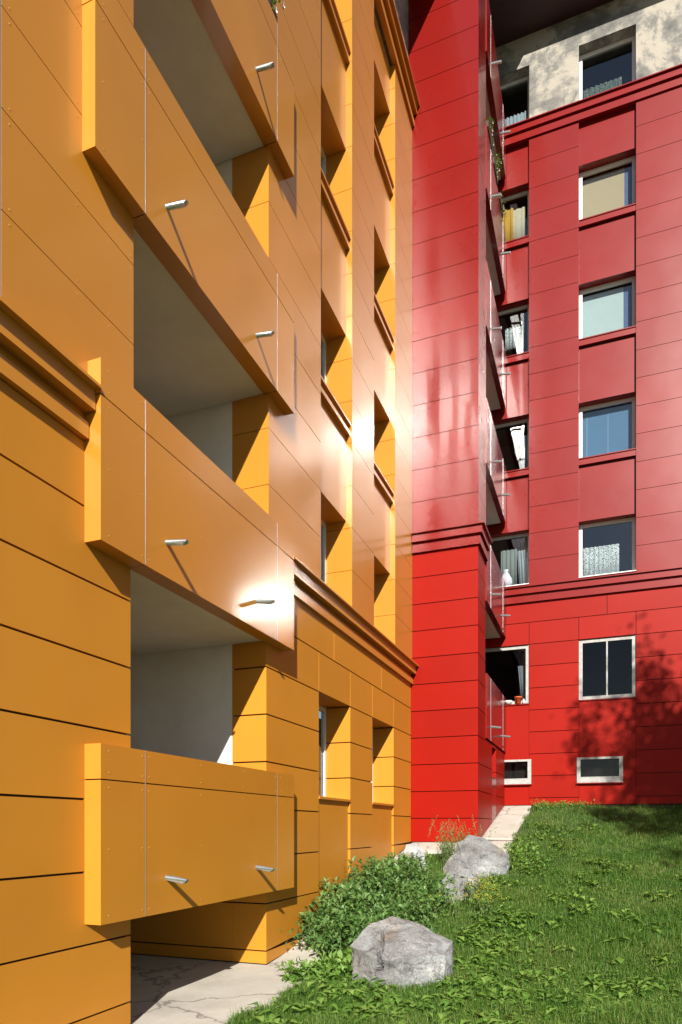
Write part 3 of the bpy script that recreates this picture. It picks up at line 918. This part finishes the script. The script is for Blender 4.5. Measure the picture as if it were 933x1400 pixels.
boulder('pale speckled rock at the foot of the orange wall, near the corner', 0.55, 11.4,
        [(-.24, -.1, -.1), (-.22, -.05, .25), (-.10, .0, .46), (.1, .02, .48), (.22, -.02, .33), (.25, -.1, -.1), (0, -.2, -.1), (.02, -.18, .3), (.15, .2, .3), (-.15, .2, .3), (0, .25, -.1)], 11, -0.04, R(14), tone=2.0)
BOULD = [(1.60, 7.01, 0.37), (1.62, 11.55, 0.36), (1.62, 10.16, 0.22)]

# ------------------------------------------------------------------ grass and weeds


def pav(x, y):
    e = 0.74 + 0.04 * np.sin(1.9 * y) - 0.30 * np.clip((y - 6.2) / 1.4, 0, 1)
    rag = 0.05 * np.sin(7 * y) + 0.04 * np.sin(13 * x + 3 * y)
    a = (x < e + rag) & (y < 12.72)
    b = (x < 1.98 + rag) & (y > 12.6)
    return a | b


def scatter(n, dens_pow=1.0):
    """random spots on the lawn, denser towards the camera"""
    ang_lo, ang_hi = R(-32), R(34)
    th = R(20.9)
    out = []
    tot = 0
    while tot < n:
        m = n * 2
        dep = 4.6 * (17.5 / 4.6) ** (rng.random(m) ** dens_pow)
        u = np.where(rng.random(m) < 0.80, rng.uniform(-0.36, 0.62, m), rng.uniform(0.62, 1.15, m))
        x = CAMX - math.sin(th) * dep + u * dep * math.cos(th)
        y = math.cos(th) * dep + u * dep * math.sin(th)
        ok = (~pav(x, y)) & (y < YR - 0.03) & (y > 3.5) & (x < 12)
        for bx, by, br in BOULD: ok &= (x - bx) ** 2 + (y - by) ** 2 > br ** 2
        out.append(np.stack([x[ok], y[ok]], 1)); tot += int(ok.sum())
    return np.concatenate(out)[:n]


def blades(pts, hmin, hmax, wid, name, mat):
    n = len(pts)
    x, y = pts[:, 0], pts[:, 1]; z = lawn(x, y) - 0.01
    az = rng.uniform(0, 2 * np.pi, n); lean = rng.uniform(0.2, 1.1, n)
    h = rng.uniform(hmin, hmax, n) * (0.75 + 0.5 * (0.5 + 0.5 * np.sin(1.9 * x + 0.7) * np.sin(2.3 * y)))
    wd = wid * rng.uniform(0.7, 1.3, n)
    dx, dy = np.cos(az), np.sin(az); px, py = -dy, dx
    P = np.empty((n, 5, 3))
    P[:, 0] = np.stack([x - px * wd, y - py * wd, z], 1); P[:, 1] = np.stack([x + px * wd, y + py * wd, z], 1)
    mx = x + dx * h * lean * 0.3; my = y + dy * h * lean * 0.3; mz = z + h * 0.62
    P[:, 2] = np.stack([mx + px * wd * 0.8, my + py * wd * 0.8, mz], 1); P[:, 3] = np.stack([mx - px * wd * 0.8, my - py * wd * 0.8, mz], 1)
    P[:, 4] = np.stack([x + dx * h * lean * 0.85, y + dy * h * lean * 0.85, z + h * (1.02 - 0.28 * lean)], 1)
    b = np.arange(n)[:, None] * 5
    F = np.concatenate([b + np.array([[0, 1, 2]]), b + np.array([[0, 2, 3]]), b + np.array([[3, 2, 4]])], 0)
    return np_mesh(name, P.reshape(-1, 3), F, [mat])


M_GRASS = mat_leaf('grass_blade', [(0.018, 0.062, 0.006), (0.052, 0.135, 0.013), (0.10, 0.19, 0.028), (0.24, 0.23, 0.085)], 0.55, 0.35, 1.3)
M_WEED = mat_leaf('weed_leaf', [(0.06, 0.14, 0.022), (0.12, 0.23, 0.038), (0.22, 0.33, 0.075)], 0.5, 0.35, 2)
M_SHRUB = mat_leaf('shrub_leaf', [(0.04, 0.105, 0.024), (0.085, 0.175, 0.04), (0.18, 0.26, 0.08)], 0.42, 0.30, 2.5)
M_TREEL = mat_leaf('tree_leaf', [(0.03, 0.07, 0.015), (0.06, 0.12, 0.025), (0.09, 0.15, 0.03)], 0.5, 0.3, 0.6)
M_STRAW = mat_leaf('seed_straw', [(0.07, 0.10, 0.03), (0.12, 0.14, 0.045), (0.19, 0.17, 0.07)], 0.8, 0.0, 4)
M_YELF = mat_plain('yellow_petal', (0.75, 0.55, 0.03), 0.6)
M_WHF = mat_plain('white_petal', (0.8, 0.8, 0.76), 0.6)
M_STEM = mat_plain('green_stem', (0.09, 0.13, 0.035), 0.7)
M_BARK = mat_plain('bark', (0.10, 0.075, 0.05), 0.9, var=0.4, scale=14, bump=0.03, bscale=12)

tag(blades(scatter(375000, 0.95), 0.04, 0.125, 0.0032, 'grass', M_GRASS), 'uneven green lawn grass climbing to the red wing', 'grass', kind='stuff')


def tufts():
    c = scatter(1500, 1.0)
    p = np.repeat(c, 22, axis=0) + rng.normal(0, 0.045, (1500 * 22, 2))
    p = p[~pav(p[:, 0], p[:, 1]) & (p[:, 1] < YR - 0.06)]
    return blades(p, 0.10, 0.20, 0.0026, 'tall_grass', M_GRASS)


tag(tufts(), 'longer wispy tufts standing in the lawn grass', 'grass', kind='stuff')


class Leaves:
    """collects folded leaf blades (6 vertices, 4 triangles) into one mesh"""
    def __init__(self): self.P = []

    def add(self, p, d, up, ln, wd, droop=0.25):
        d = d.normalized(); s = d.cross(up)
        if s.length < 1e-4: s = Vector((1, 0, 0))
        s.normalize(); n = s.cross(d).normalized()
        self.P.append([p, p + d * ln * 0.45 + s * wd * 0.5 + n * wd * 0.12, p + d * ln * 0.5 - n * ln * droop * 0.2,
                       p + d * ln * 0.45 - s * wd * 0.5 + n * wd * 0.12, p + d * ln - n * ln * droop])

    def mesh(self, name, mat, parent=None):
        P = np.array([[tuple(q) for q in l] for l in self.P]); n = len(P)
        b = np.arange(n)[:, None] * 5
        F = np.concatenate([b + np.array([[0, 1, 2]]), b + np.array([[0, 2, 3]]), b + np.array([[1, 4, 2]]), b + np.array([[2, 4, 3]])], 0)
        return np_mesh(name, P.reshape(-1, 3), F, [mat], parent)


def rv(s=1.0):
    return Vector((random.gauss(0, s), random.gauss(0, s), random.gauss(0, s)))


# broadleaf weeds sprinkled through the lawn
L = Leaves()
spots = [(1.2, 5.6), (1.5, 6.2), (2.2, 6.0), (2.4, 7.6), (2.6, 6.9), (1.1, 5.2), (2.9, 6.2), (2.2, 8.6), (2.5, 9.4), (2.8, 8.3), (1.0, 6.3), (3.1, 7.6),
         (2.3, 10.6), (2.6, 11.8), (3.2, 9.9), (2.1, 12.4), (2.4, 13.6), (2.3, 14.9), (2.9, 13.0), (3.6, 11.6), (3.9, 9.4), (3.5, 6.4), (3.9, 7.4), (4.6, 10.7), (1.6, 5.9), (1.9, 5.5), (2.3, 7.9), (2.5, 8.4), (2.4, 9.0), (2.7, 7.0), (2.3, 6.5), (2.6, 5.9), (3.0, 8.9), (3.3, 7.1), (3.3, 10.8), (2.6, 14.2), (3.2, 14.6), (1.4, 6.4), (2.05, 7.3), (0.95, 6.9)]
for (sx, sy) in spots:
    for j in range(random.randint(4, 11)):
        cx = sx + random.gauss(0, 0.20); cy = sy + random.gauss(0, 0.30)
        if pav(np.array(cx), np.array(cy)) or any((cx - bx) ** 2 + (cy - by) ** 2 < (br + 0.05) ** 2 for bx, by, br in BOULD): continue
        base = Vector((cx, cy, float(lawn(cx, cy))))
        for q in range(random.randint(5, 9)):
            a = random.uniform(0, 2 * math.pi); el = random.uniform(0.15, 0.8)
            d = Vector((math.cos(a), math.sin(a), el)); st = random.uniform(0.02, 0.07)
            ln = random.uniform(0.06, 0.145)
            L.add(base + d * st + Vector((0, 0, 0.05)), d, Vector((0, 0, 1)), ln, ln * random.uniform(0.5, 0.75), random.uniform(0.2, 0.6))
for (px, py) in scatter(4200, 1.05):
    base = Vector((px, py, float(lawn(px, py))))
    if math.sin(1.7 * px + 2) * math.sin(1.1 * py + 1) + random.gauss(0, 0.5) < 0.1: continue
    for q in range(random.randint(3, 6)):
        a = random.uniform(0, 2 * math.pi); d = Vector((math.cos(a), math.sin(a), random.uniform(0.1, 0.9)))
        ln = random.uniform(0.025, 0.06)
        L.add(base + d * 0.02 + Vector((0, 0, 0.05)), d, Vector((0, 0, 1)), ln, ln * random.uniform(0.45, 0.7), random.uniform(0.1, 0.5))
tag(L.mesh('weeds', M_WEED), 'broad-leaved weeds spreading through the lawn grass', 'weeds', kind='stuff')


def shrub(name, label, cat, roots, nstem, hgt, spread, leafn, ll, mat, loc, lw=0.5, group=None, flowers=None, stemr=0.005):
    t = thing(name, label, cat, loc, 'shrubs and weeds along the walls')
    o = Vector(loc)
    L = Leaves(); S = MB(); tips = []
    for (rx, ry, hh) in roots:
        for s in range(nstem):
            a = random.uniform(0, 2 * math.pi); out = abs(random.gauss(0, spread)); H = hh * hgt * random.uniform(0.55, 1.05)
            p = Vector((rx + random.gauss(0, 0.05), ry + random.gauss(0, 0.05), float(lawn(rx, ry)) - 0.02))
            pts = []; d = Vector((math.cos(a) * out, math.sin(a) * out, 0)); n = 7
            for i in range(n + 1):
                f = i / n
                q = p + d * f ** 1.2 + Vector((0, 0, H * (f * 1.25 - 0.35 * f * f))) + rv(0.012)
                if q.x < 0.04: q.x = 0.04 + random.random() * 0.06
                pts.append(q)
            S.tube([tuple(q - o) for q in pts], [stemr * (1 - 0.7 * i / n) for i in range(n + 1)], 5, 0, cap=False)
            for i in range(leafn):
                f = random.uniform(0.18, 1.0); k = min(int(f * n), n - 1); q = pts[k].lerp(pts[k + 1], f * n - k)
                ax = (pts[k + 1] - pts[k]).normalized()
                dr = (rv(1) + ax * 0.3 + Vector((0, 0, 0.15))).normalized()
                twig = random.uniform(0.0, 0.09)
                ln = ll * random.uniform(0.6, 1.25)
                L.add(q + dr * twig - o, dr, Vector((0, 0, 1)) + rv(0.35), ln, ln * lw, random.uniform(0.1, 0.5))
            tips.append(pts[-1] - o)
    L.mesh('foliage', mat, t)
    S.build('stems', [M_STEM], t)
    if flowers:
        fm, fr, per = flowers; Fm = MB()
        for tp in tips:
            for _ in range(per):
                c = tp + rv(0.035)
                for q in range(5):
                    a = q * 2 * math.pi / 5 + random.random(); d = Vector((math.cos(a), math.sin(a), 0.4)) + rv(0.2); sd = d.cross(Vector((0, 0, 1))).normalized()
                    Fm.face([c, c + d * fr * 0.6 + sd * fr * 0.35, c + d * fr, c + d * fr * 0.6 - sd * fr * 0.35])
        Fm.build('flowers', [fm], t)
    return t


def root_line(pts, n, jit):
    out = []
    for i in range(n):
        f = random.random() * (len(pts) - 1); k = int(f); a = pts[k]; b = pts[min(k + 1, len(pts) - 1)]; g = f - k
        out.append((a[0] + (b[0] - a[0]) * g + random.gauss(0, jit), a[1] + (b[1] - a[1]) * g + random.gauss(0, jit), a[2] + (b[2] - a[2]) * g))
    return out


shrub('shrub', 'broad leafy green shrub against the foot of the orange wall behind the large boulder', 'shrub',
      root_line([(0.42, 7.75, 0.75), (0.45, 8.4, 0.95), (0.45, 9.2, 1.1), (0.5, 10.0, 1.0), (0.55, 10.7, 0.75)], 80, 0.16), 5, 0.66, 0.27, 24, 0.09, M_SHRUB, (0.6, 8.6, 0.2), 0.52)
shrub('shrub', 'low leafy shrub between the large boulder and the small half-hidden one', 'shrub',
      root_line([(0.85, 7.9, 0.85), (1.1, 8.5, 0.95), (1.1, 9.3, 0.95), (1.05, 10.2, 0.8)], 52, 0.18), 5, 0.5, 0.24, 24, 0.08, M_SHRUB, (1.1, 9.0, 0.3), 0.5)
shrub('weed_clump', 'bright green broad-leaved clump at the edge of the concrete apron, below the shrub', 'weeds',
      root_line([(0.75, 6.6, 0.8), (0.95, 7.0, 1.0), (1.05, 7.5, 1.0)], 16, 0.12), 5, 0.24, 0.16, 16, 0.085, M_WEED, (0.9, 7.0, 0.0), 0.6)
shrub('seeding_weed', 'tall wispy weed with straw-coloured seed heads in front of the red bay', 'weeds',
      root_line([(0.95, 11.9, 0.8), (1.2, 12.2, 1.0), (1.45, 12.3, 0.8)], 16, 0.12), 6, 0.72, 0.16, 16, 0.045, M_SHRUB, (1.1, 12.1, 0.9), 0.35)
sd = bpy.data.objects.get('seeding_weed')
for i in range(26):
    Sx = Leaves()
    x = random.gauss(1.1, 0.26); y = random.gauss(12.25, 0.12); z0 = float(lawn(x, y)) + random.uniform(0.42, 0.6)
    top = random.uniform(0.14, 0.30); dx = random.gauss(0, 0.07)
    for j in range(26):
        f = (j + random.random()) / 26; c = Vector((x + dx * f, y, z0 + top * f)) + rv(0.009 * (1.15 - f))
        Sx.add(c - sd.location, rv(1) + Vector((0, 0, 0.8)), Vector((0, 1, 0)), 0.020, 0.009, 0.1)
    hd_ = Sx.mesh('seed_head', M_STRAW, sd)
shrub('flowering_weed', 'yellow-flowered weed beside the small half-hidden boulder', 'weeds',
      root_line([(1.75, 9.3, 1.0), (2.05, 9.5, 0.9), (2.0, 10.1, 0.9)], 12, 0.12), 6, 0.46, 0.14, 14, 0.05, M_WEED, (1.9, 9.5, 0.4), 0.4, flowers=(M_YELF, 0.014, 4))
shrub('weed_clump', 'dark leafy weeds crowding the foot of the red bay right of the pointed boulder', 'weeds',
      root_line([(2.35, 11.6, 0.8), (2.3, 12.5, 1.0), (2.25, 13.5, 0.8)], 18, 0.12), 4, 0.26, 0.15, 14, 0.07, M_WEED, (2.3, 12.5, 1.0), 0.55)
shrub('weed_clump', 'tall weeds growing at the top of the lawn against the red wall', 'weeds',
      root_line([(2.15, 16.9, 0.8), (2.6, 17.15, 0.7), (3.2, 17.25, 0.45)], 24, 0.08), 4, 0.26, 0.12, 12, 0.06, M_WEED, (3.2, 17.1, 2.0), 0.45)


# plants on the balconies
def trailing(label, p, n, drop, side):
    t = thing('trailing_plant', label, 'plant', p, 'plants on the balcony rims')
    L = Leaves(); B = MB()
    B.box(-0.10, 0.06, -0.28, 0.28, -0.005, 0.13, 0)
    for k in range(n):
        y = random.uniform(-0.26, 0.26); o0 = Vector((0.02, y, 0.13))
        d = Vector((random.uniform(0.0, 0.16), random.gauss(0, 0.06), random.uniform(-drop, 0.2)))
        for i in range(9):
            f = i / 8; q = o0 + Vector((d.x * math.sin(f * 1.5), d.y * f, 0.12 * math.sin(f * 3.1) + d.z * f))
            L.add(q, rv(1), Vector((0, 0, 1)), 0.055, 0.026, 0.3)
        if random.random() < 0.5:
            c = o0 + Vector((d.x, d.y, d.z))
            Fl = MB()
            for q in range(5):
                a = q * 1.257; e = Vector((0.6, math.cos(a), math.sin(a))); s2 = Vector((0, -math.sin(a), math.cos(a)))
                Fl.face([c, c + e * 0.02 + s2 * 0.015, c + e * 0.035, c + e * 0.02 - s2 * 0.015])
            Fl.build('flower', [M_WHF], t)
    L.mesh('foliage', M_SHRUB, t); B.build('planter_box', [M_LAMB], t)


ptop = RPB[4] + 1.355
trailing('white-flowered trailing plant on the rim of an upper red balcony, nearest the bay corner', (XB - 0.02, 14.75, ptop), 9, 0.30, 1)
trailing('white-flowered plant midway along the rim of an upper red balcony', (XB - 0.02, 15.6, ptop), 10, 0.25, 1)
trailing('drooping plant at the wall end of an upper red balcony rim', (XB - 0.02, 16.5, ptop), 8, 0.45, 1)
trailing('green plant hanging over the rim of the highest orange balcony in view', (0.04, 6.83, PB[3] + 1.355), 14, 0.16, 1)


# ------------------------------------------------------------------ tree beyond the right edge whose shadow falls on the red wall
def tree(label, x, y, H, cr, crz, seed, nl):
    random.seed(seed)
    z0 = float(lawn(min(x, 12), y)); t = thing('broadleaf_tree', label, 'tree', (x, y, z0))
    T = MB(); L = Leaves()
    trunk = [Vector((0.1 * math.sin(i), 0.1 * math.cos(1.3 * i), H * 0.72 * i / 8 - 0.1)) for i in range(9)]
    T.tube([tuple(p) for p in trunk], [0.2 * (1 - 0.75 * i / 8) for i in range(9)], 10, 0)
    ends = []
    for b in range(34):
        k = random.randint(3, 8); p = trunk[k]; a = random.uniform(0, 2 * math.pi)
        ln = cr * random.uniform(0.45, 1.0) * (1.1 - 0.4 * abs(k - 5) / 4)
        e = p + Vector((math.cos(a) * ln, math.sin(a) * ln, random.uniform(0.1, 0.9) * crz * 0.7))
        m = p.lerp(e, 0.5) + Vector((0, 0, -0.1 * ln)) + rv(0.12)
        T.tube([tuple(p), tuple(m), tuple(e)], [0.06, 0.035, 0.012], 6, 0, cap=False)
        for s in range(5):
            q = p.lerp(e, random.uniform(0.4, 1)); r = q + rv(0.45)
            T.tube([tuple(q), tuple(r)], [0.014, 0.004], 4, 0, cap=False); ends.append(r); ends.append(q.lerp(r, 0.5))
    for i in range(nl):
        c = random.choice(ends) + rv(0.22)
        ln = random.uniform(0.11, 0.19)
        L.add(c, rv(1), rv(1), ln, ln * 0.62, 0.2)
    T.build('trunk', [M_BARK], t); L.mesh('crown', M_TREEL, t)
    return t


tree('broadleaf tree on the lawn beyond the right edge, shading the red wall', 10.2, 3.4, 16.1, 2.9, 3.4, 11, 20000)

# ================================================================== SKY, SUN, CAMERA
wld = bpy.data.worlds.new('World'); scene.world = wld; wld.use_nodes = True
nt = wld.node_tree; nt.nodes.clear()
out = nt.nodes.new('ShaderNodeOutputWorld'); bg = nt.nodes.new('ShaderNodeBackground')
sky = nt.nodes.new('ShaderNodeTexSky'); sky.sky_type = 'NISHITA'; sky.sun_disc = False
elev = math.asin(SUN.z); az = math.atan2(SUN.x, SUN.y)
sky.sun_elevation = elev; sky.sun_rotation = az
sky.altitude = 200; sky.air_density = 1.0; sky.dust_density = 0.3; sky.ozone_density = 1.0
nt.links.new(sky.outputs[0], bg.inputs[0]); bg.inputs[1].default_value = 0.05
nt.links.new(bg.outputs[0], out.inputs[0])

sl = bpy.data.lights.new('sun', 'SUN'); sl.energy = 4.8; sl.angle = R(0.53); sl.color = (1.0, 0.95, 0.86)
so = bpy.data.objects.new('sun', sl); COL.objects.link(so)
so.rotation_euler = (-SUN).to_track_quat('-Z', 'Y').to_euler(); so.location = (20, -40, 30)

cam = bpy.data.cameras.new('camera'); co = bpy.data.objects.new('camera', cam); COL.objects.link(co)
co.location = (CAMX, 0, EYE); co.rotation_euler = (R(90), 0, R(20.9))
cam.sensor_fit = 'VERTICAL'; cam.sensor_height = 36; cam.sensor_width = 24; cam.lens = 24.0
cam.shift_y = (1130.5 - 700) / 1400
cam.clip_start = 0.05; cam.clip_end = 2000
scene.camera = co

vs = scene.view_settings
vs.view_transform = 'Standard'; vs.look = 'None'; vs.exposure = 1.05; vs.gamma = 1.0
scene.render.use_motion_blur = False
try:
    scene.cycles.max_bounces = 10; scene.cycles.glossy_bounces = 6; scene.cycles.transparent_max_bounces = 16
    scene.cycles.sample_clamp_indirect = 90
except Exception: pass
